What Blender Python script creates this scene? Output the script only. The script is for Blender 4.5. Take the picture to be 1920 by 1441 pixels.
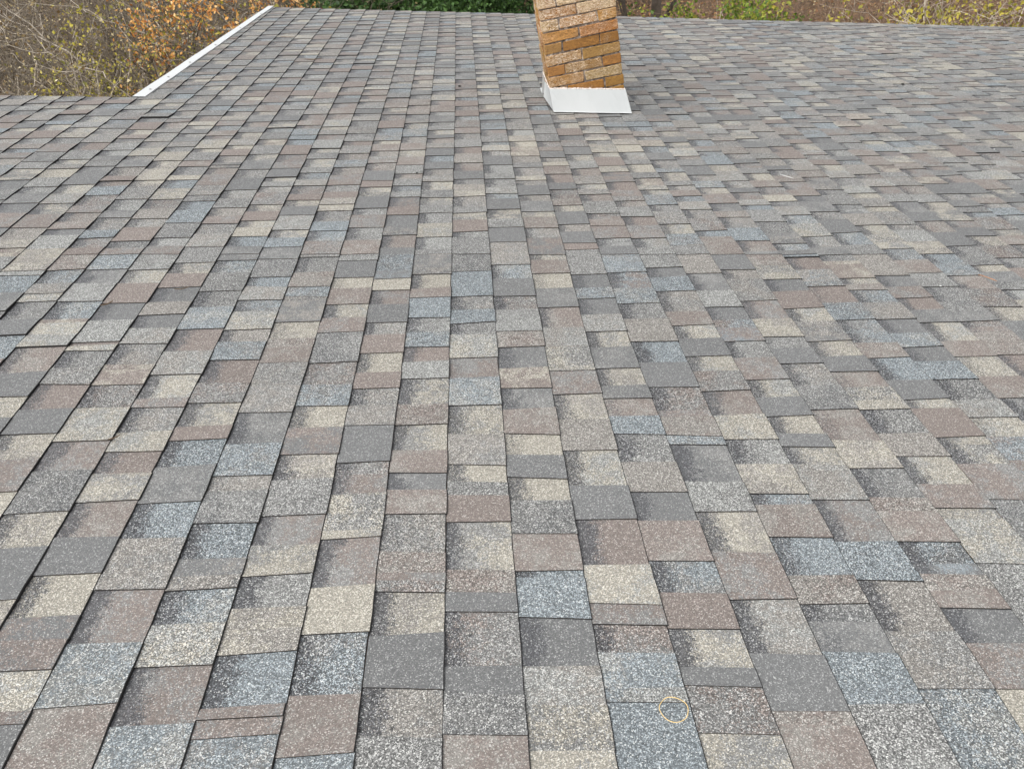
import bpy, math, random
from mathutils import Vector, Matrix
for o in list(bpy.data.objects): bpy.data.objects.remove(o)
R = math.radians
scene = bpy.context.scene
EYE = Vector((0, 0, 5.8))          # camera, metres above the yard
# ---------------------------------------------------------------- camera
cam_d = bpy.data.cameras.new('camera'); cam = bpy.data.objects.new('camera', cam_d)
scene.collection.objects.link(cam); scene.camera = cam
right = Vector((0.98177072, -0.05876484, -0.18075658)); down = Vector((-0.18201826, -0.56453332, -0.80509098)); fwd = Vector((-0.05473207, 0.82331575, -0.56493856))
m3 = Matrix((right, -down, -fwd)).transposed()
cam.matrix_world = Matrix.Translation(EYE) @ m3.to_4x4()
cam_d.sensor_fit = 'HORIZONTAL'; cam_d.sensor_width = 36.0; cam_d.lens = 1440.8 / 1920 * 36
cam_d.clip_start = 0.05; cam_d.clip_end = 600
# ---------------------------------------------------------------- sky, sun, exposure
SUN_EL, SUN_AZ = 58.0, 216.0        # azimuth from +Y towards +X
w = bpy.data.worlds.new('World'); scene.world = w; w.use_nodes = True
nt = w.node_tree; bg = nt.nodes['Background']
sky = nt.nodes.new('ShaderNodeTexSky'); sky.sky_type = 'NISHITA'; sky.sun_disc = False
sky.sun_elevation = R(SUN_EL); sky.sun_rotation = R(SUN_AZ); sky.air_density = 1.0; sky.dust_density = 4.0; sky.ozone_density = 1.0
hs = nt.nodes.new('ShaderNodeHueSaturation'); hs.inputs['Saturation'].default_value = 0.13
nt.links.new(sky.outputs[0], hs.inputs['Color']); nt.links.new(hs.outputs[0], bg.inputs[0]); bg.inputs[1].default_value = 0.15
sd = bpy.data.lights.new('sun', 'SUN'); so = bpy.data.objects.new('sun', sd); scene.collection.objects.link(so)
sd.energy = 1.0; sd.angle = R(60); sd.color = (1.0, 0.965, 0.90)
sdir = Vector((math.sin(R(SUN_AZ)) * math.cos(R(SUN_EL)), math.cos(R(SUN_AZ)) * math.cos(R(SUN_EL)), math.sin(R(SUN_EL))))
so.rotation_euler = sdir.to_track_quat('Z', 'Y').to_euler(); so.location = (-6, 12, 20)
vs = scene.view_settings; vs.view_transform = 'Standard'; vs.look = 'None'; vs.exposure = 0.61; vs.gamma = 1.0
# ---------------------------------------------------------------- helpers
def lin(c):
    return tuple(((x / 255) / 12.92 if x / 255 <= .04045 else (((x / 255) + .055) / 1.055) ** 2.4) for x in c)
def link(o): scene.collection.objects.link(o); return o
def tag(o, label=None, cat=None, group=None, kind=None):
    if label: o['label'] = label
    if cat: o['category'] = cat
    if group: o['group'] = group
    if kind: o['kind'] = kind
    return o
def empty(name, loc):
    o = bpy.data.objects.new(name, None); o.location = loc; o.empty_display_size = .2; return link(o)
def mesh_obj(name, verts, faces, mats, parent=None, fmat=None, smooth=False):
    me = bpy.data.meshes.new(name); me.from_pydata(verts, [], faces)
    for m in (mats if isinstance(mats, (list, tuple)) else [mats]): me.materials.append(m)
    if fmat: me.polygons.foreach_set('material_index', fmat)
    if smooth: me.polygons.foreach_set('use_smooth', [True] * len(me.polygons))
    me.update(); o = link(bpy.data.objects.new(name, me))
    if parent: adopt(o, parent)
    return o
def adopt(o, parent):
    L = Vector((0, 0, 0)); p = parent
    while p: L += p.location if p.parent is None else Vector((0, 0, 0)); p = p.parent
    o.parent = parent; o.matrix_parent_inverse = Matrix.Identity(4)
    if parent.parent is None: o.location = -parent.location
    return o
def mat(name):
    m = bpy.data.materials.new(name); m.use_nodes = True
    return m, m.node_tree, m.node_tree.nodes['Principled BSDF']
def N(nt, t, **kw):
    n = nt.nodes.new(t)
    for k, v in kw.items(): setattr(n, k, v)
    return n
def mathn(nt, op, a, b=None, c=None, clamp=False):
    n = N(nt, 'ShaderNodeMath', operation=op, use_clamp=clamp)
    for i, x in enumerate((a, b, c)):
        if x is None: continue
        if isinstance(x, (int, float)): n.inputs[i].default_value = x
        else: nt.links.new(x, n.inputs[i])
    return n.outputs[0]
def mixc(nt, f, a, b, blend='MIX'):
    n = N(nt, 'ShaderNodeMix', data_type='RGBA', blend_type=blend)
    for i, x in ((0, f), (6, a), (7, b)):
        if isinstance(x, (int, float)): n.inputs[i].default_value = x
        elif isinstance(x, tuple): n.inputs[i].default_value = (*x[:3], 1)
        else: nt.links.new(x, n.inputs[i])
    return n.outputs[2]
def ramp(nt, fac, stops, interp='LINEAR'):
    n = N(nt, 'ShaderNodeValToRGB'); cr = n.color_ramp; cr.interpolation = interp
    while len(cr.elements) < len(stops): cr.elements.new(0.5)
    for e, (p, c) in zip(cr.elements, stops):
        e.position = p; e.color = (*c, 1) if isinstance(c, tuple) else (c, c, c, 1)
    nt.links.new(fac, n.inputs[0]); return n.outputs[0]
def noise(nt, vec, scale, detail=2, rough=.5, dist=0):
    n = N(nt, 'ShaderNodeTexNoise'); n.inputs['Scale'].default_value = scale; n.inputs['Detail'].default_value = detail
    n.inputs['Roughness'].default_value = rough; n.inputs['Distortion'].default_value = dist
    if vec is not None: nt.links.new(vec, n.inputs['Vector'])
    return n
# ---------------------------------------------------------------- materials
def shingle_material():
    m, nt, b = mat('asphalt_shingle'); L = nt.links.new
    pos = N(nt, 'ShaderNodeTexCoord').outputs['Object']
    t1 = N(nt, 'ShaderNodeAttribute', attribute_name='tint'); t2 = N(nt, 'ShaderNodeAttribute', attribute_name='tint_b')
    ctl = N(nt, 'ShaderNodeAttribute', attribute_name='ctl'); sp = N(nt, 'ShaderNodeSeparateColor'); L(ctl.outputs['Color'], sp.inputs[0])
    contrast, band, fu = sp.outputs[0], sp.outputs[1], sp.outputs[2]
    n1 = noise(nt, pos, 11, 3, .6).outputs['Fac']; n2 = noise(nt, pos, 60, 3, .7).outputs['Fac']; n3 = noise(nt, pos, 1.1, 2).outputs['Fac']
    blot = mathn(nt, 'MULTIPLY_ADD', mathn(nt, 'ADD', n1, mathn(nt, 'MULTIPLY', mathn(nt, 'SUBTRACT', n2, .5), .55)), 5.0, -2.2, clamp=True)
    # dark granules printed along the top of the recessed laminate
    jit = mathn(nt, 'MULTIPLY_ADD', n2, .55, -.27); jit2 = mathn(nt, 'MULTIPLY_ADD', n1, .5, -.25)
    x = mathn(nt, 'ADD', mathn(nt, 'ADD', fu, jit), jit2)
    bnd = mathn(nt, 'MULTIPLY', mathn(nt, 'MULTIPLY_ADD', x, -4.6, 1.85, clamp=True), band)
    # granules
    v = N(nt, 'ShaderNodeTexVoronoi'); v.inputs['Scale'].default_value = 520; L(pos, v.inputs['Vector'])
    s1 = N(nt, 'ShaderNodeSeparateColor'); L(v.outputs['Color'], s1.inputs[0])
    # each granule takes one of the blended colours, so patches dissolve grain by grain
    pick = mathn(nt, 'MULTIPLY_ADD', mathn(nt, 'SUBTRACT', mathn(nt, 'MULTIPLY_ADD', blot, .86, .07), s1.outputs[1]), 9.0, .5, clamp=True)
    col = mixc(nt, pick, t1.outputs['Color'], t2.outputs['Color'])
    bnd = mathn(nt, 'MULTIPLY', mathn(nt, 'MULTIPLY_ADD', mathn(nt, 'SUBTRACT', bnd, mathn(nt, 'MULTIPLY_ADD', s1.outputs[2], .84, .08)), 7.0, .5, clamp=True), .9)
    col = mixc(nt, bnd, col, (.088, .090, .097))
    v2 = N(nt, 'ShaderNodeTexVoronoi'); v2.inputs['Scale'].default_value = 300; L(pos, v2.inputs['Vector'])
    s2 = N(nt, 'ShaderNodeSeparateColor'); L(v2.outputs['Color'], s2.inputs[0])
    g1 = ramp(nt, s1.outputs[0], [(0, .02), (.3, .12), (.6, .30), (.8, .62), (.92, 1.0)])
    g2 = ramp(nt, s2.outputs[0], [(0, .2), (.35, .32), (.7, .42), (.88, .62), (1, .95)])
    g = mathn(nt, 'ADD', mathn(nt, 'MULTIPLY', g1, 1.75), mathn(nt, 'MULTIPLY', g2, .62))     # mean about 1
    k = mathn(nt, 'ADD', contrast, mathn(nt, 'MULTIPLY', bnd, .25))
    gr = mathn(nt, 'MULTIPLY_ADD', mathn(nt, 'SUBTRACT', g, 1.0), k, 1.0)
    gr = mathn(nt, 'MAXIMUM', gr, .18)
    gr = mathn(nt, 'MULTIPLY', gr, mathn(nt, 'MULTIPLY_ADD', n3, .24, .88))
    cg = N(nt, 'ShaderNodeCombineColor')
    for i in range(3): L(gr, cg.inputs[i])
    fin = mixc(nt, 1.0, col, cg.outputs[0], 'MULTIPLY')
    spk = mathn(nt, 'MULTIPLY', mathn(nt, 'MULTIPLY_ADD', s1.outputs[0], 16.0, -14.5, clamp=True), mathn(nt, 'MULTIPLY_ADD', contrast, .60, .11))
    fin = mixc(nt, spk, fin, (.72, .72, .69))
    L(fin, b.inputs['Base Color']); b.inputs['Roughness'].default_value = .72; b.inputs['Specular IOR Level'].default_value = .6
    bp = N(nt, 'ShaderNodeBump'); bp.inputs['Strength'].default_value = .5; bp.inputs['Distance'].default_value = .0012
    L(g, bp.inputs['Height']); L(bp.outputs[0], b.inputs['Normal'])
    return m
def plain(name, c, rough=.8, var=.15, scale=8, metal=0, spec=.3, bump=0, bscale=60):
    m, nt, b = mat(name); pos = N(nt, 'ShaderNodeTexCoord').outputs['Object']
    n = noise(nt, pos, scale, 4, .6).outputs['Fac']
    f = mathn(nt, 'MULTIPLY_ADD', n, 2.0, -.5, clamp=True)
    a = tuple(x * (1 - var) for x in c); d = tuple(min(1, x * (1 + var)) for x in c)
    nt.links.new(mixc(nt, f, a, d), b.inputs['Base Color']); b.inputs['Roughness'].default_value = rough; b.inputs['Metallic'].default_value = metal
    b.inputs['Specular IOR Level'].default_value = spec
    if bump:
        bp = N(nt, 'ShaderNodeBump'); bp.inputs['Strength'].default_value = bump; bp.inputs['Distance'].default_value = .01
        nt.links.new(noise(nt, pos, bscale, 3).outputs['Fac'], bp.inputs['Height']); nt.links.new(bp.outputs[0], b.inputs['Normal'])
    return m
M_SH = shingle_material()
M_EDGE = plain('asphalt_cut_edge_and_shade', (.022, .021, .021), .95, .3, 90)
M_WHITE = plain('white_painted_metal', (.60, .62, .62), .45, .03, 5, spec=.5, bump=.04, bscale=9)
M_SCREW = plain('zinc_screw', (.42, .42, .41), .4, .1, 40, metal=.6)
M_CAULK = plain('white_sealant', (.74, .66, .60), .8, .25, 45, bump=.5, bscale=120)
M_DECK = plain('plywood_deck', (.3, .2, .12), .85, .2, 6)
M_SIDING = plain('pale_siding', (.55, .53, .48), .7, .08, 2)
M_CROWN = plain('weathered_concrete', (.36, .34, .31), .9, .25, 12, bump=.4)
M_CLAY = plain('clay_flue', (.36, .16, .09), .8, .2, 10)
M_BAND = plain('tan_rubber', (.80, .58, .25), .5, .1, 60)
M_TWIG = plain('dry_twig', (.14, .10, .07), .9, .3, 80)
M_NEEDLE = plain('dry_needle', (.52, .24, .10), .8, .2, 80)
M_CHIP = plain('white_chip', (.8, .8, .78), .7, .05, 50)
M_DARKCHIP = plain('dark_crumb', (.03, .028, .026), .9, .2, 50)
def mortar_material():
    m, nt, b = mat('patchy_mortar'); pos = N(nt, 'ShaderNodeTexCoord').outputs['Object']
    n = noise(nt, pos, 42, 3, .65).outputs['Fac']
    nt.links.new(ramp(nt, n, [(.36, (.06, .048, .04)), (.47, (.22, .18, .15)), (.58, (.34, .28, .23)), (.66, (.66, .58, .48))]), b.inputs['Base Color']); b.inputs['Roughness'].default_value = .95
    bp = N(nt, 'ShaderNodeBump'); bp.inputs['Distance'].default_value = .01; nt.links.new(n, bp.inputs['Height']); nt.links.new(bp.outputs[0], b.inputs['Normal'])
    return m
M_MORTAR = mortar_material()
def brick_material():
    m, nt, b = mat('wirecut_brick'); L = nt.links.new
    pos = N(nt, 'ShaderNodeTexCoord').outputs['Object']
    t = N(nt, 'ShaderNodeAttribute', attribute_name='tint'); a = N(nt, 'ShaderNodeAttribute', attribute_name='ctl'); sp = N(nt, 'ShaderNodeSeparateColor'); L(a.outputs['Color'], sp.inputs[0])
    mp = N(nt, 'ShaderNodeMapping'); mp.inputs['Scale'].default_value = (1, 1, 2.6); L(pos, mp.inputs['Vector'])
    off = N(nt, 'ShaderNodeVectorMath', operation='ADD'); L(mp.outputs[0], off.inputs[0])
    cx = N(nt, 'ShaderNodeCombineXYZ'); L(mathn(nt, 'MULTIPLY', sp.outputs[1], 9.0), cx.inputs[0]); L(mathn(nt, 'MULTIPLY', sp.outputs[1], 5.0), cx.inputs[2]); L(cx.outputs[0], off.inputs[1])
    wv = N(nt, 'ShaderNodeTexNoise'); wv.inputs['Scale'].default_value = 30; wv.inputs['Detail'].default_value = 2; wv.inputs['Distortion'].default_value = 1.4; L(off.outputs[0], wv.inputs['Vector'])
    ln = mathn(nt, 'SINE', mathn(nt, 'MULTIPLY', wv.outputs['Fac'], 42))
    ln = mathn(nt, 'MULTIPLY_ADD', ln, .5, .5)
    big = noise(nt, pos, 9, 3, .6).outputs['Fac']; mid = noise(nt, pos, 45, 3, .6).outputs['Fac']
    c = mixc(nt, mathn(nt, 'MULTIPLY_ADD', mid, 1.6, -.3, clamp=True), mixc(nt, .42, t.outputs['Color'], (.13, .055, .02)), t.outputs['Color'])
    # cream residue caught on the raised wire-cut ridges
    am = mathn(nt, 'ADD', sp.outputs[0], mathn(nt, 'MULTIPLY_ADD', big, 1.5, -.85))
    rid = mathn(nt, 'MULTIPLY', mathn(nt, 'MULTIPLY_ADD', ln, 3.2, -1.5, clamp=True), mathn(nt, 'MULTIPLY', am, 1.5, clamp=True), clamp=True)
    c = mixc(nt, rid, c, (.80, .68, .54))
    full = mathn(nt, 'MULTIPLY_ADD', am, 3.0, -2.1, clamp=True)
    c = mixc(nt, mathn(nt, 'MULTIPLY', full, .7), c, (.76, .58, .36))
    dk = mathn(nt, 'MULTIPLY', mathn(nt, 'MULTIPLY_ADD', ln, -5.0, 1.2, clamp=True), .7)
    c = mixc(nt, dk, c, (.10, .042, .016))
    L(c, b.inputs['Base Color']); b.inputs['Roughness'].default_value = .85
    bp = N(nt, 'ShaderNodeBump'); bp.inputs['Strength'].default_value = .8; bp.inputs['Distance'].default_value = .003
    L(mathn(nt, 'ADD', ln, mid), bp.inputs['Height']); L(bp.outputs[0], b.inputs['Normal'])
    return m
M_BRICK = brick_material()
def bark(name, c, pale=None):
    m, nt, b = mat(name); pos = N(nt, 'ShaderNodeTexCoord').outputs['Object']
    n = noise(nt, pos, 6, 4, .7).outputs['Fac']
    nt.links.new(mixc(nt, mathn(nt, 'MULTIPLY_ADD', n, 3, -1, clamp=True), c, pale or tuple(x * 1.8 for x in c)), b.inputs['Base Color']); b.inputs['Roughness'].default_value = .9
    return m
def leafmat(name, cols, trans=.25):
    m, nt, b = mat(name); ao = N(nt, 'ShaderNodeAttribute', attribute_name='rnd')
    st = [(i / max(1, len(cols) - 1), c) for i, c in enumerate(cols)]
    c = ramp(nt, ao.outputs['Fac'], st)
    nt.links.new(c, b.inputs['Base Color']); b.inputs['Roughness'].default_value = .6
    tr = N(nt, 'ShaderNodeBsdfTranslucent'); nt.links.new(c, tr.inputs[0]); ms = N(nt, 'ShaderNodeMixShader'); ms.inputs[0].default_value = trans
    out = nt.nodes['Material Output']; nt.links.new(b.outputs[0], ms.inputs[1]); nt.links.new(tr.outputs[0], ms.inputs[2]); nt.links.new(ms.outputs[0], out.inputs[0])
    return m

SEG={
0:'2.676 M2.531l U2.342l M2.248s U2.160l M2.086s L1.951l B1.845s U1.709l C1.581s W1.459l C1.396s M1.349s B1.261l C1.119s W1.059s G1.010l M0.885s G0.829s M0.748l B0.639l',
-1:'2.674 G2.560c W2.508l C2.401s B2.330l U2.194l M2.103s U2.013l B1.932s L1.841l M1.779c C1.716s W1.624l C1.518s B1.432l G1.371s B1.290l M1.173s W1.116c B1.094c M1.064l C0.961s G0.844l W0.751s M0.645l',
-2:'2.672 U2.537c G2.469l C2.384l B2.284s G2.163l W2.087s B1.980l C1.875s B1.794l M1.712s W1.622l G1.475l M1.431c B1.361s M1.243c C1.219l B1.084s C0.968l U0.836s B0.723l U0.651l',
-3:'2.670 M2.615l G2.480l C2.399s B2.284l C2.194s B2.100l M1.928l M1.814s U1.712l C1.617s B1.575c G1.508l C1.454c W1.415s M1.293l B1.202s C1.118l M1.034s W0.983c C0.928l U0.819s B0.795l B0.761l U0.656l',
-4:'2.668 M2.645l M2.521s W2.406l U2.336l W2.310c G2.167l C2.065s W2.018c B1.929l M1.810c W1.685l G1.553s U1.431l W1.377s M1.272l U1.167s G1.120c W1.084l U1.000s L0.905l B0.789s U0.662l',
-5:'2.667 G2.625l M2.482l U2.409s W2.313l U2.258c M2.236s L2.120l W2.047s U1.944l B1.825s M1.730l C1.628s B1.571l U1.469s G1.342l U1.230s W1.088l B0.960s U0.829l B0.668l',
-6:'2.665 G2.615l U2.515s M2.377l M2.265s U2.124l B1.995s L1.869l C1.754s B1.712l M1.606s C1.527l B1.445s C1.349l B1.237s G1.132l C1.025s G0.972c B0.905l C0.824s B0.797l G0.674l',
-7:'2.663 M2.595l C2.509s B2.404l G2.301s W2.215l G2.131s L2.038l M1.923s C1.895c B1.820l M1.712s C1.571l B1.459s M1.316l C1.209s G1.065l C0.680l',
-8:'2.661 M2.537l C2.434s B2.293l G2.181s L2.048l B2.030s C2.000l M1.910s M1.824l B1.709s G1.602l C1.503s B1.384l C1.289s G0.686l',
-9:'2.659 U2.540l G2.433s L2.304l U2.187s B2.164c C2.096c L2.021l B1.884s G1.767l C1.671s G0.691l',
-10:'2.657 W2.535l U2.432s W2.355l L2.303l M2.187s G2.087l U1.955s B0.697l',
-11:'2.655 C2.589c W2.525l L2.492l U2.366s G2.232l M0.703l',
1:'2.678 W2.590l U2.476s G2.343l M2.249s L2.105l W2.012l G1.895s C1.838c B1.790l G1.692s B1.579l C1.494s G1.407l C1.328s M1.219l B1.113l U1.093s U0.990l G0.880s L0.799l M0.715c C0.633l',
2:'2.680 C2.633s B2.520l C2.403s G2.264l B2.129s L2.014l M1.899c C1.885c M1.876l B1.759l C1.641s W1.510l C1.377s G1.262l B1.125s C1.019l B0.969l M0.904s U0.829c L0.799l U0.627l',
3:'2.681 M2.513l G2.408s U2.328l G2.216s L2.105l C2.010s G1.890l C1.800s G1.736l B1.654s U1.574l M1.461s W1.351l G1.254s B1.132l U1.044s B0.954l C0.867s G0.826l M0.733l C0.620l',
4:'2.683 U2.532l U2.467c B2.405s U2.294l M2.187s W2.042l U1.921s G1.790l M1.681c B1.649s W1.563l U1.527l G1.384s L1.280l C1.153s B1.023l W0.891s G0.771l W0.745c B0.615l',
5:'2.685 L2.573l G2.494s U2.385l W2.235s B2.145l C2.061s G1.956l C1.873s M1.770l B1.655s C1.547l M1.447s C1.401c W1.337l U1.300s B1.194l U1.083s W1.007l M0.964c G0.890s U0.780l M0.676c L0.609l',
6:'2.687 W2.526l G2.390s L2.268l G2.180s U2.128c B2.044l M1.946s B1.826l C1.737s G1.648l C1.569s G1.513l C1.442s W1.313l B1.177s U1.064l W0.934s M0.805l U0.602l',
7:'2.689 G2.558l W2.483s M2.315l B2.187s C2.070l M2.001s G1.912l M1.794s M1.676l B1.537s C1.425l M1.317s W1.271c B1.173l U1.109c G1.077s W1.034c B0.986l G0.901s B0.799l C0.596l',
8:'2.691 W2.596l M2.537c C2.480l G2.387s B2.261l C2.170s W2.076c G2.043l C1.953s G1.866l B1.784s M1.720c C1.674l M1.565s W1.469l C1.362s B1.277l C1.241s L1.101l M0.590l',
9:'2.693 U2.668l B2.561s W2.464c U2.425l B2.300s U2.180l M2.099c U2.032s W1.984c B1.943l U1.819s G1.721l C1.677s B1.548l C1.517c M1.436s B1.301l M0.584l',
10:'2.695 M2.637s C2.608c B2.491l C2.443s B2.397l U2.301s W2.184l G2.092s U2.006l G1.921s U1.821l M1.716s L1.632l C1.544s U1.448c B0.578l',
11:'2.696 W2.514l G2.423s B2.337l B2.251s G2.162l C2.041s B1.948l C1.836s B1.725l M1.618s L0.571l',
}
DU={-30:(0.0633,-0.0106,-0.0402),-29:(0.0633,-0.0106,-0.0402),-28:(0.0633,-0.0106,-0.0402),-27:(0.0633,-0.0106,-0.0402),-26:(0.0633,-0.0106,-0.0402),-25:(0.0633,-0.0106,-0.0402),-24:(0.0633,-0.0106,-0.0402),-23:(0.0633,-0.0106,-0.0402),-22:(0.0633,-0.0106,-0.0402),-21:(0.0633,-0.0106,-0.0402),-20:(0.0633,-0.0106,-0.0402),-19:(0.0633,-0.0106,-0.0402),-18:(0.0633,-0.0106,-0.0402),-17:(0.0633,-0.0106,-0.0295),-16:(0.0527,-0.0116,-0.0374),-15:(0.0427,-0.0125,-0.0472),-14:(0.0334,-0.0135,-0.0415),-13:(0.0247,-0.0144,-0.0318),-12:(0.0166,-0.0153,-0.0206),-11:(0.0092,-0.0162,-0.0170),-10:(0.0024,-0.0054,-0.0270),-9:(-0.0038,-0.0248,-0.0240),-8:(-0.0093,-0.0205,-0.0228),-7:(-0.0141,-0.0215,-0.0296),-6:(-0.0183,-0.0198,-0.0262),-5:(-0.0253,-0.0186,-0.0308),-4:(-0.0278,-0.0145,-0.0282),-3:(-0.0282,-0.0143,-0.0150),-2:(-0.0229,-0.0148,-0.0162),-1:(-0.0361,-0.0261,-0.0259),0:(-0.0332,-0.0312,-0.0218),1:(-0.0301,-0.0284,-0.0230),2:(-0.0278,-0.0245,-0.0199),3:(-0.0215,-0.0299,-0.0123),4:(-0.0208,-0.0362,-0.0278),5:(-0.0219,-0.0271,-0.0298),6:(-0.0190,-0.0240,-0.0319),7:(-0.0159,-0.0325,-0.0343),8:(-0.0103,-0.0382,-0.0369),9:(-0.0050,-0.0319,-0.0397),10:(0.0011,-0.0318,-0.0427),11:(0.0077,-0.0307,-0.0460),12:(0.0150,-0.0311,-0.0495),13:(0.0150,-0.0311,-0.0495),14:(0.0150,-0.0311,-0.0495),15:(0.0150,-0.0311,-0.0495),16:(0.0150,-0.0311,-0.0495),17:(0.0150,-0.0311,-0.0495),18:(0.0150,-0.0311,-0.0495),19:(0.0150,-0.0311,-0.0495),20:(0.0150,-0.0311,-0.0495),21:(0.0150,-0.0311,-0.0495),22:(0.0150,-0.0311,-0.0495),23:(0.0150,-0.0311,-0.0495),24:(0.0150,-0.0311,-0.0495),25:(0.0150,-0.0311,-0.0495),26:(0.0150,-0.0311,-0.0495),27:(0.0150,-0.0311,-0.0495),28:(0.0150,-0.0311,-0.0495),29:(0.0150,-0.0311,-0.0495),30:(0.0150,-0.0311,-0.0495),31:(0.0150,-0.0311,-0.0495),32:(0.0150,-0.0311,-0.0495),33:(0.0150,-0.0311,-0.0495),34:(0.0150,-0.0311,-0.0495),35:(0.0150,-0.0311,-0.0495),36:(0.0150,-0.0311,-0.0495),37:(0.0150,-0.0311,-0.0495),38:(0.0150,-0.0311,-0.0495),39:(0.0150,-0.0311,-0.0495),40:(0.0150,-0.0311,-0.0495),41:(0.0150,-0.0311,-0.0495),42:(0.0150,-0.0311,-0.0495),43:(0.0150,-0.0311,-0.0495),44:(0.0150,-0.0311,-0.0495),45:(0.0150,-0.0311,-0.0495),46:(0.0150,-0.0311,-0.0495),47:(0.0150,-0.0311,-0.0495),48:(0.0150,-0.0311,-0.0495),49:(0.0150,-0.0311,-0.0495),50:(0.0150,-0.0311,-0.0495),51:(0.0150,-0.0311,-0.0495),52:(0.0150,-0.0311,-0.0495),53:(0.0150,-0.0311,-0.0495),54:(0.0150,-0.0311,-0.0495),55:(0.0150,-0.0311,-0.0495),56:(0.0150,-0.0311,-0.0495),57:(0.0150,-0.0311,-0.0495),58:(0.0150,-0.0311,-0.0495),59:(0.0150,-0.0311,-0.0495),60:(0.0150,-0.0311,-0.0495),61:(0.0150,-0.0311,-0.0495),62:(0.0150,-0.0311,-0.0495),63:(0.0150,-0.0311,-0.0495),64:(0.0150,-0.0311,-0.0495),65:(0.0150,-0.0311,-0.0495)}
DEBRIS=[('twig', -.935, 2.38, .35, .05, .0017, M_TWIG, 'short bent twig on a blue grey shingle left of the middle', 'twig', .5),
('twig', -1.137, 2.275, .9, .045, .0022, M_TWIG, 'dark curved twig lying on a plain grey shingle near the left side', 'twig', .6),
('twig', -.867, 1.572, .7, .03, .0018, M_TWIG, 'smallest dark twig, on a cream shingle in the near left', 'twig', .3),
('twig', -1.357, 6.719, .05, .11, .003, M_TWIG, 'dark straight twig on the far shingles beside the white trim', 'twig', .05),
('twig', -1.029, 5.934, .4, .13, .0025, M_TWIG, 'thin curved twig on the far shingles left of the chimney', 'twig', .8),
('pine_needle', 1.974, 2.49, 2.2, .07, .0012, M_NEEDLE, 'orange brown dry needle at the right edge of the roof view', 'needle', .3),
('pine_needle', 1.598, 3.581, 2.3, .07, .0013, M_CHIP, 'pale dry needle lying slantwise on the shingles right of the middle', 'needle', .2)]
CHIPS=[('paint_chip', 2.955, 4.076, .0045, M_CHIP, 'tiny white chip on the distant shingles at the far right', 'chip'),
('paint_chip', 1.754, 2.424, .004, M_CHIP, 'tiny white chip on a plain grey shingle right of the middle', 'chip'),
('bark_crumb', 3.168, 5.566, .014, M_DARKCHIP, 'black crumb on the far shingles right of the chimney', 'crumb'),
('bark_crumb', .008, 5.244, .012, M_DARKCHIP, 'black crumb on a bluish shingle left of the chimney', 'crumb'),
('bark_crumb', -.197, 3.568, .006, M_DARKCHIP, 'small black crumb in front and left of the chimney', 'crumb')]
YELLOWS=[(-24.0,17.5,1.75,'yellow green leaved shrub in the middle of the thicket, the largest one'),(-27.2,15.0,1.4,'smaller yellow green shrub low at the left, just over the roof edge'),(-22.2,16.5,1.55,'yellow green shrub beside the lower end of the white roof trim')]
ORANGES=[(-17.9,16.5,.95,'tree with bright orange leaves behind the white roof trim'),(-14.9,18,.9,'orange leaved tree just past the top of the white trim')]
EVERGREENS=[(-9.0,24,1.2,'dark evergreen shrub behind the pale saplings'),(-2.6,24,1.2,'dark evergreen shrub between the saplings and the chimney'),(.1,23,1.0,'dark evergreen shrub close left of the chimney')]
GREENS=[(14.0,18.5,1.15,'bright green shrub right of the chimney'),(23.4,18,.5,'small green shrub among brown twigs on the right bank')]
SAPLINGS=[(-11.0,18,.65,'leaning pale sapling beyond the far roof edge'),(-9.6,17,.6,'pale forked sapling in front of the evergreen'),(-5.2,18,.6,'thin pale sapling left of the chimney'),(15.9,17.5,.5,'short pale sapling beside the bright green shrub')]
TRUNKS=[(11.2,20,.9,'dark trunked tree right of the chimney'),(9.5,19,.45,'slender dark tree close to the chimney'),(-24.6,20,.36,'dark trunked tree standing in the thicket')]
YLEAFS=[(30.5,16,1.15,'bush with scattered yellow leaves at the far right roof edge'),(27.5,17,1.1,'sparse yellow leaved bush among brown twigs on the right'),(33,15,1.15,'twiggy yellow leaved bush at the right end of the bank')]
# ---------------------------------------------------------------- the house roof
TH = 0.21552377; HC = 1.24269751; EXP = 0.143
NRM = Vector((math.sin(TH), 0, math.cos(TH))); SL = Vector((math.cos(TH), 0, -math.sin(TH)))
def P(u, v, z=0.0):                 # down-slope, along the courses, off the roof (metres)
    return EYE - NRM * HC + SL * u + Vector((0, v, 0)) + NRM * z
VFAR, VNEAR, VSTEP, KMIN, KMAX = 8.21, -1.6, 4.84, -27, 61
USTEP = lambda v: -1.925 + (v - 4.84) / 3.37 * .118      # upper edge of the far part of the roof
def du(k, v):
    a, b, c = DU[k]
    if v <= .8: return a
    if v <= 1.95: return a + (b - a) * (v - .8) / 1.15
    if v <= 4.6: return b + (c - b) * (v - 1.95) / 2.65
    return c
def uline(k, v): return k * EXP + du(k, v)
PAL = {'G': (122, 123, 123), 'B': (139, 129, 123), 'M': (143, 143, 141), 'L': (160, 161, 158), 'W': (153, 149, 143), 'C': (176, 171, 159), 'U': (140, 148, 152)}
CON = {'G': .42, 'B': .50, 'M': .95, 'L': .86, 'W': .82, 'C': .70, 'U': .98}
SEC = {'G': 'GGM', 'B': 'BWM', 'M': 'MWLBG', 'L': 'LMCW', 'W': 'WMBL', 'C': 'CWLM', 'U': 'UULM'}
rg = random.Random(11)
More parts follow.
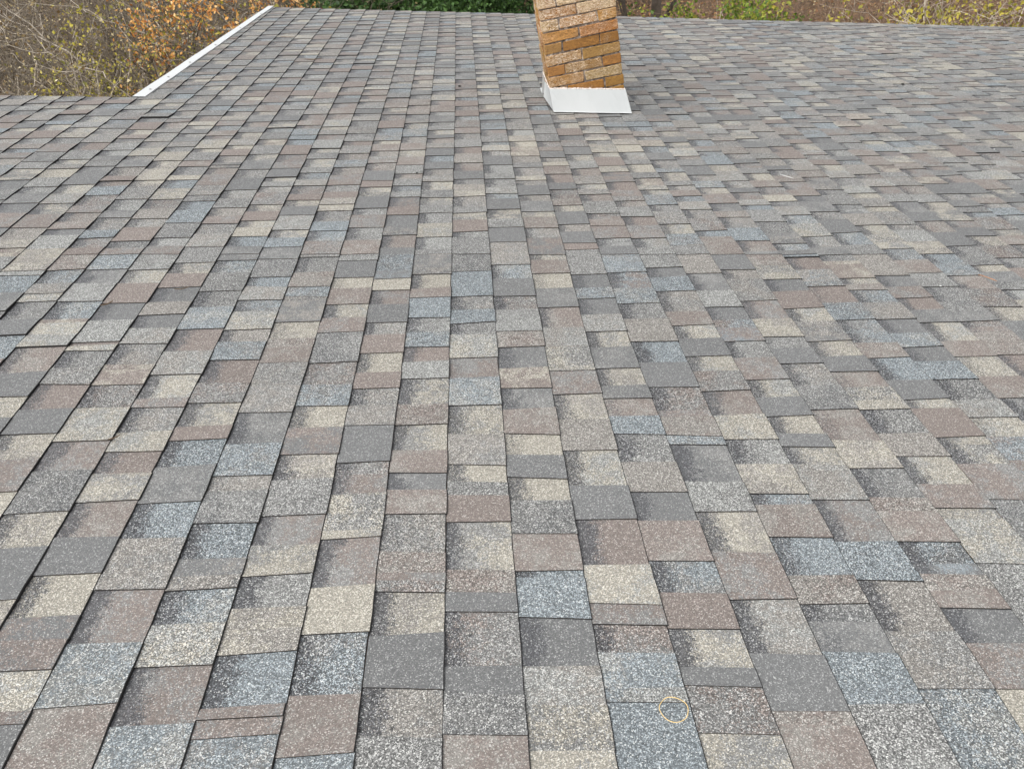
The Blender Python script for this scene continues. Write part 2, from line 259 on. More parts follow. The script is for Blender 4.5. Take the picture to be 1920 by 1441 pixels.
def random_run(v0, v1, lv):
    out = []; v = v0; k = 'R'
    while v > v1:
        if k == 'R':
            ln = rg.uniform(.055, .125); c = rg.choice('CCCMMMUUBBGWWL')
            if rg.random() < .18:
                out.append((v - ln * .5, c, 'c')); c = rg.choice('MWBG')
            v -= ln; out.append((v, c, 's')); k = 'T'
        else:
            ln = rg.uniform(.06, .155); c = rg.choice('GGGBBBMMMMWWLUC')
            if rg.random() < .22:
                out.append((v - ln * .55, c, 'c')); c = rg.choice('MWBGC')
            v -= ln; out.append((v, c, 'l')); k = 'T' if rg.random() < .1 else 'R'
    return out
def course(k):
    top = VFAR if k >= -13 else VSTEP
    if k in SEG:
        toks = SEG[k].split(); v0 = float(toks[0]); seq = [(float(t[1:-1]), t[0], t[-1]) for t in toks[1:]]
        pre = random_run(top, v0 + .05, 0)
        while pre and pre[-1][0] < v0 + .03: pre.pop()
        pre.append((v0, rg.choice('GMB'), 'l')) if (not pre or pre[-1][2] != 'l') else None
        seq = pre + seq
        if seq[-1][2] != 'l': pass
        seq += random_run(seq[-1][0], VNEAR, 0)
    else: seq = random_run(top, VNEAR, 0)
    return top, seq
V, F, FM, T1, T2, CT = [], [], [], [], [], []
def quad(p, fm, t1=(0, 0, 0), t2=(0, 0, 0), con=0, band=0, fus=(0, 0, 0, 0)):
    i = len(V); V.extend(p); F.append((i, i + 1, i + 2, i + 3)); FM.append(fm)
    for f in fus: T1.append((*t1, 1)); T2.append((*t2, 1)); CT.append((con, band, f, 1))
WAVE = [(rg.uniform(.5, 2.2), rg.uniform(.4, 1.6), rg.uniform(0, 6.28)) for _ in range(5)]
def sag(u, v): return sum(.0011 * math.sin(a * u + b * v + c) for a, b, c in WAVE)
for k in range(KMIN, KMAX):
    top, seq = course(k); v1 = top; state = 'R'; sk1 = 0.0
    skm = -.0045 if k > -2 else 0
    for i, (v2, cc, e) in enumerate(seq):
        # tooth or recess: the first soft edge after a line starts a tooth
        ahead = [x[2] for x in seq[i:i + 3] if x[2] != 'c']
        if state == 'R' and ahead and ahead[0] == 'l': state = 'T'
        tooth = state == 'T'
        v2c = max(v2, VNEAR)
        if v1 <= VNEAR + .002: break
        sk2 = rg.uniform(-.0025, .0025) + (skm if v2 < 1.6 else 0) + (rg.uniform(-.006, .006) if rg.random() < .08 else 0)
        jt = rg.uniform(.93, 1.07); base = [min(1, x * jt) for x in lin(PAL[cc])]; c2 = rg.choice(SEC[cc])
        if e == 'c' and i + 1 < len(seq): c2 = seq[i + 1][1]
        elif i and seq[i - 1][2] == 'c': c2 = seq[i - 1][1]
        b2 = [min(1, x * jt) for x in lin(PAL[c2])]
        sc = .84
        base = tuple(x * sc for x in base); b2 = tuple(x * sc for x in b2)
        con = CON[cc] * rg.uniform(.85, 1.15); band = 0.0 if tooth else rg.uniform(.75, 1)
        if band and rg.random() < .12: band = .35
        hb = .0047; ht = .0026 if tooth else 0
        lift = (rg.uniform(.0002, .0012) if tooth and e == 'l' else 0)
        if tooth and rg.random() < .02: lift += .003
        if tooth and e == 'l' and i + 1 < len(seq) and seq[i + 1][2] == 'l': lift = max(lift, .0022)
        if k == -12 and v2 < 4.46 < v1: lift += .007
        du1 = rg.uniform(-.001, .001) + (.0012 if tooth else 0)
        n = max(1, int((v1 - v2c) / .035)); a_, s_ = v1, sk1; ja = 0
        for j in range(n):
            f = (j + 1) / n; va = a_; vb = v1 + (v2c - v1) * f; sb = sk1 + (sk2 - sk1) * f; sa = s_
            ua0, ub0 = uline(k, va), uline(k, vb); jb = rg.uniform(-.0009, .0009); ua1, ub1 = uline(k + 1, va) + du1 + ja, uline(k + 1, vb) + du1 + jb; ja = jb
            if va > VSTEP + .001 and k == -13: ua0, ub0 = max(ua0, USTEP(va) + .01), max(ub0, USTEP(vb) + .01)
            za = ht + lift * (j / n) + sag(ua0, va); zb = ht + lift * f + sag(ub0, vb)
            RIM = .0019                  # bevelled cut edge, black also to paint the contact-shadow line along each butt
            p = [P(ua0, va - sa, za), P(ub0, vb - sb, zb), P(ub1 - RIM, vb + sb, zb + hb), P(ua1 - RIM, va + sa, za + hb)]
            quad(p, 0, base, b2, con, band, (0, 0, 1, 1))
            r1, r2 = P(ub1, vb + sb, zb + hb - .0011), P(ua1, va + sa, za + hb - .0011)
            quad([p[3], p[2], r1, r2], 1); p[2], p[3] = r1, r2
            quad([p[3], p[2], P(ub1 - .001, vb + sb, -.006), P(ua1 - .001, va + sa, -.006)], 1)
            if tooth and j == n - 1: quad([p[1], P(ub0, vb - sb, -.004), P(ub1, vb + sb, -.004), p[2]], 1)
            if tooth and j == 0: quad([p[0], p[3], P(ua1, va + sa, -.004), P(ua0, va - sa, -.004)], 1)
            a_, s_ = vb, sb
        v1 = v2; sk1 = sk2
        if e == 'l': state = 'R'
        elif e == 's': state = 'T'
house = empty('house', (1.5, 2.0, 0))
tag(house, 'house under the camera, with a grey and tan shingled roof and a brick chimney', 'house')
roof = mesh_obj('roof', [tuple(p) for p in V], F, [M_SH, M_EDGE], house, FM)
for nm, dat in (('tint', T1), ('tint_b', T2), ('ctl', CT)):
    at = roof.data.color_attributes.new(nm, 'FLOAT_COLOR', 'CORNER'); at.data.foreach_set('color', [x for c in dat for x in c])
roof['label'] = 'laminated asphalt shingles in mixed grey, brown, cream and blue'
def prism(outline, z0, z1):         # outline in roof coordinates
    n = len(outline); v = [tuple(P(u, w_, z1)) for u, w_ in outline] + [tuple(P(u, w_, z0)) for u, w_ in outline]
    f = [tuple(range(n)), tuple(range(2 * n - 1, n - 1, -1))] + [(i, i + n, (i + 1) % n + n, (i + 1) % n) for i in range(n)]
    return v, f
UB = uline(KMAX, 3)
outl = [(-3.85, VNEAR + .01), (UB - .01, VNEAR + .01), (UB - .01, VFAR - .012), (USTEP(8.2) + .015, VFAR - .012), (USTEP(4.84) + .015, VSTEP - .012), (-3.85, VSTEP - .012)]
v_, f_ = prism(outl, -.09, -.008)
mesh_obj('roof_deck', v_, f_, M_DECK, house)
# white metal trim along the upper edge of the far part, bent down over the fascia
tv, tf = [], []
def strip(rows):                    # rows: list of cross-sections, each a list of (u,v,z)
    b0 = len(tv); w_ = len(rows[0])
    for r_ in rows: tv.extend([tuple(P(*q)) for q in r_])
    for i in range(len(rows) - 1):
        for j in range(w_ - 1): tf.append((b0 + i * w_ + j, b0 + (i + 1) * w_ + j, b0 + (i + 1) * w_ + j + 1, b0 + i * w_ + j + 1))
rows = []
for i in range(13):
    v = 4.835 + i / 12 * 3.385; ul = USTEP(v); wd = .072 - .022 * i / 12; z = .011 + .0012 * math.sin(i * 2.1)
    rows.append([(ul - .004, v, -.13), (ul - .004, v, z - .002), (ul, v, z), (ul + wd, v, z + .001), (ul + wd, v, z - .006)])
strip(rows)
trim = mesh_obj('metal_trim', tv, tf, M_WHITE, roof)
adopt(trim, roof); trim.location = (0, 0, 0)
def lathe(bm_v, bm_f, c, ax, prof, n=10):
    ax = ax.normalized(); t = ax.orthogonal().normalized(); s = ax.cross(t); b0 = len(bm_v)
    for r_, h in prof:
        for i in range(n):
            a = 6.28318 * i / n; bm_v.append(tuple(c + ax * h + (t * math.cos(a) + s * math.sin(a)) * r_))
    for j in range(len(prof) - 1):
        for i in range(n): bm_f.append((b0 + j * n + i, b0 + j * n + (i + 1) % n, b0 + (j + 1) * n + (i + 1) % n, b0 + (j + 1) * n + i))
    bm_f.append(tuple(b0 + (len(prof) - 1) * n + i for i in range(n)))
for v in (5.0, 5.32, 5.75, 6.35, 7.05, 7.75):
    a, b = [], []; lathe(a, b, P(USTEP(v) + .045, v, .0135), NRM, [(.007, 0), (.007, .002), (.004, .004)])
    s = mesh_obj('screw', a, b, M_SCREW, roof); s.location = (0, 0, 0)
# walls under the roof
wv, wf = [], []
def wall_seg(u0, v0, u1, v1):
    a, b = P(u0, v0, -.095), P(u1, v1, -.095); i = len(wv); wv.extend([tuple(a), tuple(b), (b.x, b.y, -.3), (a.x, a.y, -.3)]); wf.append((i, i + 1, i + 2, i + 3))
ring = [(-3.6, -1.4), (UB - .35, -1.4), (UB - .35, 8.02), (-1.72, 8.02), (-1.72, 4.66), (-3.6, 4.66)]
for i in range(6): wall_seg(*ring[i], *ring[(i + 1) % 6])
wl = mesh_obj('wall', wv, wf, M_SIDING, house)
wl.modifiers.new('thickness', 'SOLIDIFY').thickness = .12
# ---------------------------------------------------------------- chimney
CX0, CX1, CY0, CY1 = .289, .722, 4.692, 5.10
BZ0 = EYE.z - 1.62; ROW = .0606; NROW = 28
bv, bf, bfm, bt, bc = [], [], [], [], []
rb = random.Random(5)
def box(x0, x1, y0, y1, z0, z1, fm, t=(0, 0, 0), cr=0, rn=0, bev=0.0):
    i = len(bv); j = lambda: rb.uniform(-.003, .003) if bev else 0
    xs, ys, zs = (x0, x1), (y0, y1), (z0, z1)
    # chamfered box: 24 corner points
    pts = {}
    for a in (0, 1):
        for b in (0, 1):
            for c in (0, 1):
                sx, sy, sz = 1 - 2 * a, 1 - 2 * b, 1 - 2 * c; jx, jy, jz = j(), j(), j()
                p = (xs[a] + jx, ys[b] + jy, zs[c] + jz)
                for ax in range(3):
                    q = [p[0] + sx * bev, p[1] + sy * bev, p[2] + sz * bev]; q[ax] = p[ax]; pts[a, b, c, ax] = len(bv); bv.append(tuple(q))
    def face(ids):
        bf.append(tuple(ids)); bfm.append(fm)
        for _ in ids: bt.append((*t, 1)); bc.append((cr, rn, 0, 1))
    o = [(0, 0), (1, 0), (1, 1), (0, 1)]
    for s in (0, 1):
        for ax in range(3):
            ids = []
            for p_, q_ in (o if s else o[::-1]):
                k_ = [0, 0, 0]; k_[ax] = s; k_[(ax + 1) % 3] = p_; k_[(ax + 2) % 3] = q_; ids.append(pts[k_[0], k_[1], k_[2], ax])
            face(ids)
    if bev:
        for ax in range(3):
            b1, b2_ = (ax + 1) % 3, (ax + 2) % 3
            for p_ in (0, 1):
                for q_ in (0, 1):
                    ids = []
                    for e_, fa in ((0, b1), (1, b1), (1, b2_), (0, b2_)):
                        k_ = [0, 0, 0]; k_[ax] = e_; k_[b1] = p_; k_[b2_] = q_; ids.append(pts[k_[0], k_[1], k_[2], fa])
                    face(ids)
        for a in (0, 1):
            for b in (0, 1):
                for c in (0, 1): face([pts[a, b, c, 0], pts[a, b, c, 1], pts[a, b, c, 2]])
JT = .0095; MD = .009
box(CX0 + MD, CX1 - MD, CY0 + MD, CY1 - MD, BZ0 - .2, BZ0 + NROW * ROW, 1)
OR = [(216, 158, 76), (206, 148, 68), (222, 168, 92), (200, 138, 64), (210, 148, 76), (226, 176, 108), (214, 160, 82)]
def brick(x0, x1, y0, y1, r, low):
    if BZ0 + (r + 1) * ROW < EYE.z - 1.2139 - .0 - ((x0 + x1) / 2 + .2658) * .2189 + .10: return
    t = lin(rb.choice(OR)); t = tuple(x * rb.uniform(.85, 1.1) * (.78 if low else 1) for x in t)
    cr = rb.choice([0, .1, .3, .5, .7, .9, 1.0]) * (.55 if low else 1)
    z0 = BZ0 + r * ROW; o = rb.uniform(-.0028, .0028)
    box(x0 + o, x1 + o, y0 + o, y1 + o, z0 + JT * .5 + rb.uniform(-.001, .001), z0 + ROW - JT * .5 + rb.uniform(-.001, .001), 0, t, cr, rb.random(), .0028)
D = .095; MX = (CX0 + CX1) / 2; MY = (CY0 + CY1) / 2
for r in range(NROW):
    low = r <= 10
    if r % 2 == 0:                  # fronts: half, full, half; sides: two stretchers between
        f = [(CX0, CX0 + .098), (CX0 + .098 + JT, CX0 + .318), (CX0 + .318 + JT, CX1)]
        s = [(CY0 + D + JT, MY - JT / 2), (MY + JT / 2, CY1 - D - JT)]
    else:
        f = [(CX0, MX - JT / 2 - .006), (MX + JT / 2 - .006, CX1)]
        s = [(CY0 + D + JT, CY0 + D + .075), (CY0 + D + .075 + JT, CY1 - D - JT)]
    for y0, y1 in ((CY0, CY0 + D), (CY1 - D, CY1)):
        for a, b in f: brick(a, b, y0, y1, r, low)
    for x0, x1 in ((CX0, CX0 + D), (CX1 - D, CX1)):
        for a, b in s: brick(x0, x1, a, b, r, low)
chim = mesh_obj('chimney', bv, bf, [M_BRICK, M_MORTAR], house, bfm)
for nm, dat in (('tint', bt), ('ctl', bc)):
    at = chim.data.color_attributes.new(nm, 'FLOAT_COLOR', 'CORNER'); at.data.foreach_set('color', [x for c in dat for x in c])
chim['label'] = 'orange tan brick chimney with pale flaking residue on rough bricks'
ztop = BZ0 + NROW * ROW
def rbox(x0, x1, y0, y1, z0, z1, fl=0):
    v = [(x0, y0, z0), (x1, y0, z0), (x1, y1, z0), (x0, y1, z0), (x0 + fl, y0 + fl, z1), (x1 - fl, y0 + fl, z1), (x1 - fl, y1 - fl, z1), (x0 + fl, y1 - fl, z1)]
    return v, [(3, 2, 1, 0), (4, 5, 6, 7), (0, 1, 5, 4), (1, 2, 6, 5), (2, 3, 7, 6), (3, 0, 4, 7)]
v_, f_ = rbox(CX0 - .03, CX1 + .03, CY0 - .03, CY1 + .03, ztop + .001, ztop + .07, .03)
o = mesh_obj('crown', v_, f_, M_CROWN, chim); o.location = (0, 0, 0)
v_, f_ = [], []; lathe(v_, f_, Vector((MX, MY, ztop + .071)), Vector((0, 0, 1)), [(.12, 0), (.12, .16), (.10, .16), (.10, .02)], 24)
o = mesh_obj('flue', v_, f_, M_CLAY, chim); o.location = (0, 0, 0)
# white flashing skirt: apron in front, stepped sides, saddle behind
def rz(x, z=0):                     # roof surface height at x
    u = (x - (EYE - NRM * HC).x) / SL.x; return P(u, 0, 0).z + z
fv, ff = [], []
def sheet(rows):
    b0 = len(fv); w_ = len(rows[0])
    for r_ in rows: fv.extend(r_)
    for i in range(len(rows) - 1):
        for j in range(w_ - 1): ff.append((b0 + i * w_ + j, b0 + i * w_ + j + 1, b0 + (i + 1) * w_ + j + 1, b0 + (i + 1) * w_ + j))
def apron():
    n = 14; top, mid, bot = [], [], []
    for i in range(n + 1):
        f = i / n; xt = CX0 - .004 + f * (CX1 - CX0 + .01); xb = .2885 + f * (.749 - .2885)
        wob = .0016 * math.sin(f * 9) + .001 * math.sin(f * 23)
        top.append((xt, CY0 - .006 - abs(wob), rz(xt, .141 + .004 * f)))
        mid.append(((xt + xb) / 2, CY0 - .0125 + wob * .5, rz((xt + xb) / 2, .077)))
        bot.append((xb, CY0 - .019 + wob, rz(xb, .013)))
    sheet([top, mid, bot])
    sheet([bot, [(x, y - .004, z - .003) for x, y, z in bot]])
apron()
def side(xb_, sgn, yfront):
    t, b, fl = [], [], []
    for i in range(9):
        f = i / 8; y = CY0 - .006 + f * (5.03 - CY0 if sgn < 0 else CY1 + .01 - CY0); wob = .0015 * math.sin(f * 11)
        xt = xb_ + sgn * .005; xo = (.2885 - .028 * f) if sgn < 0 else (.748 + .012 * f); 
        wob *= min(1, f * 3); t.append((xt + wob, y, rz(xt, .141 - .036 * f if sgn < 0 else .146))); b.append(((xt + xo) / 2, y - .0065, rz((xt + xo) / 2, .077 - .018 * f))); fl.append((xo, y - .013, rz(xo, .013)))
    sheet([t, b, fl])
side(CX0, -1, CY0); side(CX1, 1, CY0)
sheet([[(CX0 - .004, CY1 + .006, rz(CX0, .141)), (CX1 + .006, CY1 + .006, rz(CX1, .145))], [(CX0 - .03, CY1 + .03, rz(CX0, .013)), (CX1 + .03, CY1 + .03, rz(CX1, .013))], [(CX0 - .03, CY1 + .14, rz(CX0 - .03, .013)), (CX1 + .03, CY1 + .14, rz(CX1 + .03, .013))]])
fl = mesh_obj('flashing', fv, ff, M_WHITE, chim); fl.location = (0, 0, 0); sm = fl.modifiers.new('thickness', 'SOLIDIFY'); sm.thickness = .0015
# rough bead of sealant along the top of the skirt
sv, sf = [], []; rs = random.Random(3)
def bead(p0, p1, out):
    n = max(6, int((p1 - p0).length / .006)); b0 = len(sv)
    for i in range(n + 1):
        c = p0.lerp(p1, i / n) + Vector((0, 0, rs.uniform(-.001, .0035))); r_ = rs.uniform(.0025, .006)
        for dx, dz in ((0, -.6), (1, -.2), (.7, .8), (0, 1.1)): sv.append(tuple(c + out * (r_ * dx) + Vector((0, 0, r_ * dz))))
    for i in range(n):
        for j in range(3): sf.append((b0 + i * 4 + j, b0 + i * 4 + j + 1, b0 + i * 4 + j + 5, b0 + i * 4 + j + 4))
bead(Vector((CX0 - .004, CY0 - .003, rz(CX0, .141))), Vector((CX1 + .004, CY0 - .003, rz(CX1, .145))), Vector((0, -1, 0)))
bead(Vector((CX0 - .002, CY0, rz(CX0, .141))), Vector((CX0 - .002, CY1, rz(CX0, .141))), Vector((-1, 0, 0)))
bead(Vector((CX1 + .002, CY0, rz(CX1, .145))), Vector((CX1 + .002, CY1, rz(CX1, .145))), Vector((1, 0, 0)))
o = mesh_obj('sealant', sv, sf, M_CAULK, chim); o.location = (0, 0, 0)
# ---------------------------------------------------------------- small things lying on the roof
def tube(path, rad, n=6, closed=False):
    vv, ff_ = [], []; m_ = len(path)
    for i, p in enumerate(path):
        a = path[(i - 1) % m_] if (closed or i) else path[0]; b = path[(i + 1) % m_] if (closed or i < m_ - 1) else path[-1]
        t = (b - a).normalized(); s = t.cross(NRM).normalized(); q = s.cross(t); r_ = rad[i] if isinstance(rad, list) else rad
        for j in range(n):
            an = 6.28318 * j / n; vv.append(tuple(p + s * math.cos(an) * r_ + q * math.sin(an) * r_))
    for i in range(m_ if closed else m_ - 1):
        for j in range(n): ff_.append((i * n + j, i * n + (j + 1) % n, ((i + 1) % m_) * n + (j + 1) % n, ((i + 1) % m_) * n + j))
    if not closed: ff_ += [tuple(range(n))[::-1], tuple((m_ - 1) * n + j for j in range(n))]
    return vv, ff_
cu, cv = .3749, .7799
path = [P(cu + (.0248 + .001 * math.sin(2 * a + 1) + .0006 * math.sin(5 * a)) * math.cos(a), cv + (.0245 + .001 * math.cos(3 * a)) * math.sin(a), .0095 + .001 * math.sin(a * 2)) for a in [6.28318 * i / 48 for i in range(48)]]
v_, f_ = tube(path, .00072, 6, True)
o = mesh_obj('rubber_band', v_, f_, M_BAND, None, smooth=True)
tag(o, 'thin tan rubber band lying as a ring on the near shingles', 'rubber band')
def debris(name, u, v, ang, ln, r_, m, label, cat, bend=.2):
    pth = []; 
    for i in range(7):
        f = i / 6 - .5; pth.append(P(u + math.cos(ang) * f * ln - math.sin(ang) * bend * ln * f * f, v + math.sin(ang) * f * ln + math.cos(ang) * bend * ln * f * f, .0095 + r_ + .002 * abs(f)))
    a, b = tube(pth, [r_ * x for x in (.5, 1, 1.1, 1, .9, .8, .4)], 6)
    return tag(mesh_obj(name, a, b, m, None), label, cat)
for dd in DEBRIS: debris(*dd)
def chip(name, u, v, r_, m, label, cat):
    a, b = [], []; lathe(a, b, P(u, v, .0085), NRM, [(r_ * .8, 0), (r_, r_ * .3), (r_ * .5, r_ * .6)], 7)
    return tag(mesh_obj(name, a, b, m, None), label, cat)
for dd in CHIPS: chip(*dd)
# ---------------------------------------------------------------- the ground behind the house
def gz(x, y):
    d = max(0, y - 15 + .1 * abs(x)); 
    z = .12 * d if d < 90 else 10.8 + (d - 90) * .12
    return z + .25 * math.sin(x * .31 + 1) * math.sin(y * .27) - .1
gx = [-140 + i * 4 for i in range(24)] + [-44 + i * 1.6 for i in range(56)] + [46 + i * 4 for i in range(25)]
gy = [-60 + i * 6 for i in range(11)] + [4 + i * 1.5 for i in range(60)] + [96 + i * 8 for i in range(20)]
gv = [(x, y, gz(x, y)) for y in gy for x in gx]; nx = len(gx)
gf = [(j * nx + i, j * nx + i + 1, (j + 1) * nx + i + 1, (j + 1) * nx + i) for j in range(len(gy) - 1) for i in range(nx - 1)]
m, nt, b = mat('leaf_litter'); pos = N(nt, 'ShaderNodeTexCoord').outputs['Object']
vo = N(nt, 'ShaderNodeTexVoronoi'); vo.inputs['Scale'].default_value = 11; nt.links.new(pos, vo.inputs['Vector'])
sc_ = N(nt, 'ShaderNodeSeparateColor'); nt.links.new(vo.outputs['Color'], sc_.inputs[0])
c = ramp(nt, sc_.outputs[0], [(0, (.035, .024, .016)), (.35, (.085, .052, .030)), (.7, (.16, .085, .042)), (.93, (.26, .14, .07)), (1, (.34, .22, .10))])
big = noise(nt, pos, .35, 4, .6).outputs['Fac']
nt.links.new(mixc(nt, mathn(nt, 'MULTIPLY_ADD', big, 3.0, -1.1, clamp=True), c, mixc(nt, .6, c, (.06, .045, .03))), b.inputs['Base Color']); b.inputs['Roughness'].default_value = .95
bp = N(nt, 'ShaderNodeBump'); bp.inputs['Distance'].default_value = .05; nt.links.new(sc_.outputs[1], bp.inputs['Height']); nt.links.new(bp.outputs[0], b.inputs['Normal'])
tag(mesh_obj('ground', gv, gf, m, None, smooth=True), kind='structure')
rn = random.Random(21)
# fallen leaves, uncounted
def leaf_faces(vs_, fs_, rnd, c, size, rr):
    d = Vector((rr.gauss(0, 1), rr.gauss(0, 1), rr.gauss(0, .7))).normalized(); s = d.orthogonal().normalized(); s.rotate(Matrix.Rotation(rr.uniform(0, 6.28), 3, d))
    t = d.cross(s); a = size * rr.uniform(.7, 1.3); w_ = a * rr.uniform(.45, .75); i = len(vs_)
    vs_.extend([tuple(c - s * a * .5), tuple(c + t * w_ * .5 + d * a * .08), tuple(c + s * a * .5), tuple(c - t * w_ * .5 + d * a * .08)]); fs_.append((i, i + 1, i + 2, i + 3)); rnd.append(rr.random())
def leaf_obj(name, vs_, fs_, rnd, m, parent=None):
    me = bpy.data.meshes.new(name); me.from_pydata(vs_, [], fs_); me.materials.append(m)
    at = me.attributes.new('rnd', 'FLOAT', 'FACE'); at.data.foreach_set('value', rnd); me.update()
    return me
M_BARK = bark('brown_grey_bark', (.068, .055, .040), (.27, .225, .17)); M_PALE = bark('pale_bark', (.34, .29, .23), (.62, .55, .46)); M_DKB = bark('dark_bark', (.04, .03, .022), (.09, .07, .055))
M_RUST = bark('rust_twigs', (.16, .10, .065), (.32, .22, .15))
M_LTAN = leafmat('dry_tan_leaves', [(.16, .10, .045), (.32, .22, .09), (.50, .40, .20), (.66, .58, .38)])
M_LYEL = leafmat('yellow_green_leaves', [(.14, .14, .03), (.28, .26, .04), (.50, .44, .06), (.62, .52, .10)])
M_LORG = leafmat('orange_leaves', [(.36, .12, .03), (.66, .30, .07), (.84, .46, .13), (.88, .60, .28)])
M_LGRN = leafmat('evergreen_needles', [(.03, .065, .018), (.055, .12, .028), (.10, .20, .045)])
M_LGR2 = leafmat('fresh_green_leaves', [(.06, .12, .015), (.14, .22, .025), (.28, .34, .04), (.5, .46, .08)])
M_LFAL = leafmat('fallen_brown_leaves', [(.10, .05, .025), (.26, .12, .05), (.42, .20, .08), (.5, .33, .16)])
fv_, ff2, fr = [], [], []
for i in range(26000):
    a = rn.uniform(-.62, .68); d = 11 + rn.random() ** .8 * 34; x, y = d * math.sin(a), d * math.cos(a)
    if y < 9.5: continue
    leaf_faces(fv_, ff2, fr, Vector((x, y, gz(x, y) + .03)), .10, rn)
tag(link(bpy.data.objects.new('fallen_leaves', leaf_obj('fallen_leaves', fv_, ff2, fr, M_LFAL))), kind='stuff')
# twiggy growth: list of limbs -> tapered triangular tubes, kinked as they go
class Grow:
    def __init__(s, seed): s.r = random.Random(seed); s.v = []; s.f = []; s.tips = []; s.seg = 0
    def limb(s, p, d, ln, r0, depth, kink=.35, up=.1, nseg=5, kids=(3, 5), shrink=.62, sides=3):
        r = s.r; pts = [p.copy()]; d = d.normalized(); step = ln / nseg
        for i in range(nseg):
            d = (d + Vector((r.gauss(0, kink), r.gauss(0, kink), r.gauss(0, kink * .8) + up))).normalized(); p = p + d * step; pts.append(p.copy())
        b0 = len(s.v)
        for i, q in enumerate(pts):
            t = (pts[min(i + 1, nseg)] - pts[max(i - 1, 0)]).normalized(); a = t.orthogonal().normalized(); b = t.cross(a); rr = max(.0022, r0 * (1 - .72 * i / nseg))
            for j in range(sides):
                an = 6.28318 * j / sides; s.v.append(tuple(q + (a * math.cos(an) + b * math.sin(an)) * rr))
        for i in range(nseg):
            for j in range(sides): s.f.append((b0 + i * sides + j, b0 + i * sides + (j + 1) % sides, b0 + (i + 1) * sides + (j + 1) % sides, b0 + (i + 1) * sides + j))
        s.seg += nseg
        if depth <= 0:
            s.tips += pts[1:]; return
        for c in range(r.randint(*kids)):
            i = r.randint(1, nseg); q = pts[i]; t = (pts[i] - pts[i - 1]).normalized()
            nd = (t * r.uniform(.3, .9) + Vector((r.gauss(0, .7), r.gauss(0, .7), r.gauss(.1, .55)))).normalized()
            s.limb(q, nd, ln * shrink * r.uniform(.7, 1.2), r0 * .5 * (1 - .5 * i / nseg) + .001, depth - 1, kink, up, max(3, nseg - 1), kids, shrink)
def shrub_meshes(name, seed, stems, h, r0, depth, bark_m, leaf_m, nleaf, lsize, spread=.8, kink=.3, kids=(3, 5), up=.08, leafz=(0, 9), shrink=.62, jitter=.12, clump=0, nseg=6):
    g = Grow(seed)
    for i in range(stems):
        a = g.r.uniform(0, 6.28); lean = g.r.uniform(.1, spread)
        g.limb(Vector((g.r.gauss(0, .12 * stems ** .5 * .5), g.r.gauss(0, .12 * stems ** .5 * .5), -.1)), Vector((math.cos(a) * lean, math.sin(a) * lean, 1)), h * g.r.uniform(.6, 1.0), r0, depth, kink, up, nseg, kids, shrink)
    me = bpy.data.meshes.new(name + '_stems'); me.from_pydata(g.v, [], g.f); me.materials.append(bark_m); me.update()
    lv, lf, lr = [], [], []
    tips = [t for t in g.tips if leafz[0] <= t.z <= leafz[1]]
    if clump: tips = g.r.sample(tips, min(clump, len(tips)))
    for i in range(nleaf):
        if not tips: break
        c = g.r.choice(tips) + Vector((g.r.gauss(0, jitter), g.r.gauss(0, jitter), g.r.gauss(0, jitter)))
        leaf_faces(lv, lf, lr, c, lsize, g.r)
    return me, leaf_obj(name + '_leaves', lv, lf, lr, leaf_m)
def plant(name, meshes, loc, rot, sc, label, cat, group=None, parts=('stems', 'foliage')):
    e = empty(name, (loc[0], loc[1], gz(loc[0], loc[1]))); e.rotation_euler = (0, 0, rot); e.scale = (sc, sc, sc)
    for nm, me in zip(parts, meshes):
        if not len(me.polygons): continue
        c = link(bpy.data.objects.new(nm, me)); c.parent = e
    return tag(e, label, cat, group)
def pol(az, d): return (d * math.sin(R(az)), d * math.cos(R(az)))
BARE = [shrub_meshes('bare_shrub', 40 + i, 11, 2.9, .020, 3, M_BARK, M_LTAN, 750, .045, .95, .34, (3, 5), .05) for i in range(3)]
PALE = [shrub_meshes('pale_shrub', 60 + i, 5, 3.3, .055, 3, M_PALE, M_LTAN, 260, .045, .8, .40, (2, 4), .07, nseg=8) for i in range(2)]
RUST = [shrub_meshes('rust_shrub', 80 + i, 12, 2.2, .016, 3, M_RUST, M_LTAN, 500, .05, .9, .28, (3, 5), .06) for i in range(2)]
YEL = shrub_meshes('yellow_shrub', 90, 9, 2.3, .018, 3, M_BARK, M_LYEL, 4600, .042, .9, .3, (3, 5), .03, clump=420)
ORG = shrub_meshes('orange_tree', 95, 3, 4.6, .05, 3, M_DKB, M_LORG, 2900, .078, .5, .25, (4, 6), .04, shrink=.5, jitter=.10, clump=230)
GRN = shrub_meshes('green_shrub', 97, 9, 1.9, .02, 3, M_BARK, M_LGR2, 7500, .085, .9, .3, (3, 5), .03)
EVG = shrub_meshes('evergreen', 99, 14, 1.9, .03, 3, M_DKB, M_LGRN, 26000, .11, 1.1, .22, (4, 5), .02, jitter=.12)
YLF = shrub_meshes('yellow_leaf_bush', 101, 7, 2.4, .02, 3, M_PALE, M_LYEL, 1300, .075, .9, .33, (3, 4), .04, clump=160)
SAP = [shrub_meshes('sapling', 110 + i, 2, 5.0, .045, 2, M_PALE, M_LTAN, 60, .05, .5, .2, (3, 4), .03) for i in range(2)]
TRK = [shrub_meshes('woodland_tree', 120 + i, 1, 11.0, .20, 3, M_DKB, M_LTAN, 300, .07, .1, .07, (5, 7), .05, shrink=.42) for i in range(2)]
G1 = 'bare twiggy shrubs in the thicket behind the house'
k = 0
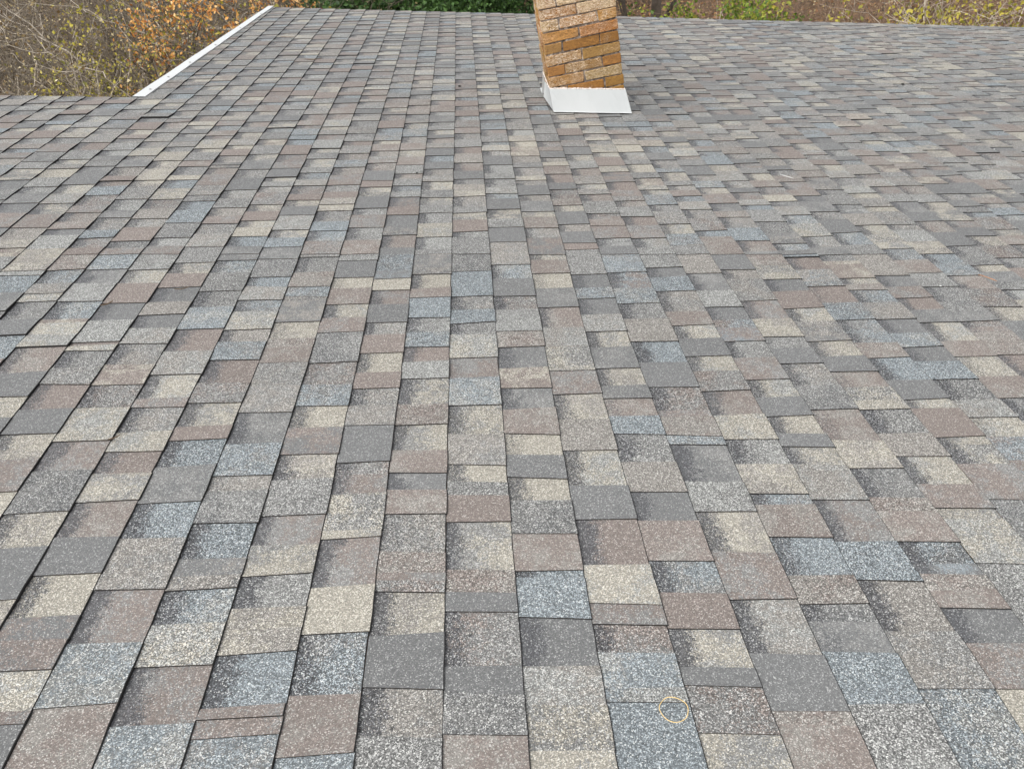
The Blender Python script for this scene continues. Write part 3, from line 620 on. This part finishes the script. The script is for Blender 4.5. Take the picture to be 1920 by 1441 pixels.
for row, (d, n, a0, a1) in enumerate([(15.5, 5, -33, -20.5), (18.5, 6, -34, -19.5), (22, 9, -35, -11), (26.5, 9, -35, -9), (32, 10, -35, -8), (39, 10, -36, -6)]):
    for i in range(n):
        az = a0 + (a1 - a0) * (i + .5 + rn.uniform(-.35, .35)) / n; dd = d * rn.uniform(.95, 1.06)
        pale = (k % 4 == 2)
        if row < 3 and az > -16.5 and not pale: pass
        me = PALE[k % 2] if pale else BARE[k % 3]
        plant('bare_shrub', me, pol(az, dd), rn.uniform(0, 6.28), rn.uniform(.9, 1.25) * ((1.35 if pale else 1.15) + .08 * row), 'pale branched shrub tangled among browner shrubs beyond the roof' if pale else 'brown twiggy shrub with sparse tan leaves in the thicket beyond the roof', 'shrub', 'pale branched shrubs in the thicket' if pale else G1)
        k += 1
for i, (az, d, sc) in enumerate([(-31.5, 14.5, 1.35), (-29.0, 13.8, 1.2), (-26.2, 14.6, 1.3), (-24.6, 15.5, 1.4), (-21.5, 15.0, 1.25), (-18.5, 15.6, 1.3)]):
    plant('bare_shrub', PALE[i % 2], pol(az, d), i * 1.9 + .4, sc, 'pale branched shrub tangled among browner shrubs beyond the roof', 'shrub', 'pale branched shrubs in the thicket')
for az, d, sc, lab in YELLOWS: plant('yellow_shrub', YEL, pol(az, d), az, sc, lab, 'shrub')
for az, d, sc, lab in ORANGES: plant('orange_tree', ORG, pol(az, d), az * 3, sc, lab, 'tree', parts=('trunk', 'crown'))
for az, d, sc, lab in EVERGREENS: plant('evergreen_shrub', EVG, pol(az, d), az * 3, sc, lab, 'shrub')
for az, d, sc, lab in GREENS: plant('green_shrub', GRN, pol(az, d), az * 3, sc, lab, 'shrub')
for i, (az, d, sc, lab) in enumerate(SAPLINGS): plant('sapling', SAP[i % 2], pol(az, d), az * 3, sc, lab, 'tree', parts=('trunk', 'crown'))
for i, (az, d, sc, lab) in enumerate(TRUNKS): plant('woodland_tree', TRK[i % 2], pol(az, d), az * 3, sc, lab, 'tree', parts=('trunk', 'crown'))
for i, (az, d, sc, lab) in enumerate(YLEAFS): plant('yellow_leaf_bush', YLF, pol(az, d), az * 3, sc, lab, 'shrub')
k = 0
for d, n, a0, a1 in [(17.5, 7, 17, 38), (21, 8, 14, 37), (25.5, 9, 6, 36), (31, 9, 3, 35), (38, 9, 1, 34)]:
    for i in range(n):
        az = a0 + (a1 - a0) * (i + .5 + rn.uniform(-.35, .35)) / n
        if d < 20 and az < 17: continue
        plant('rust_shrub', RUST[k % 2], pol(az, d * rn.uniform(.95, 1.05)), rn.uniform(0, 6.28), rn.uniform(.85, 1.15) * (.75 if d < 20 else 1), 'low reddish brown twiggy shrub on the leafy bank right of the chimney', 'shrub', 'reddish brown shrubs on the bank'); k += 1
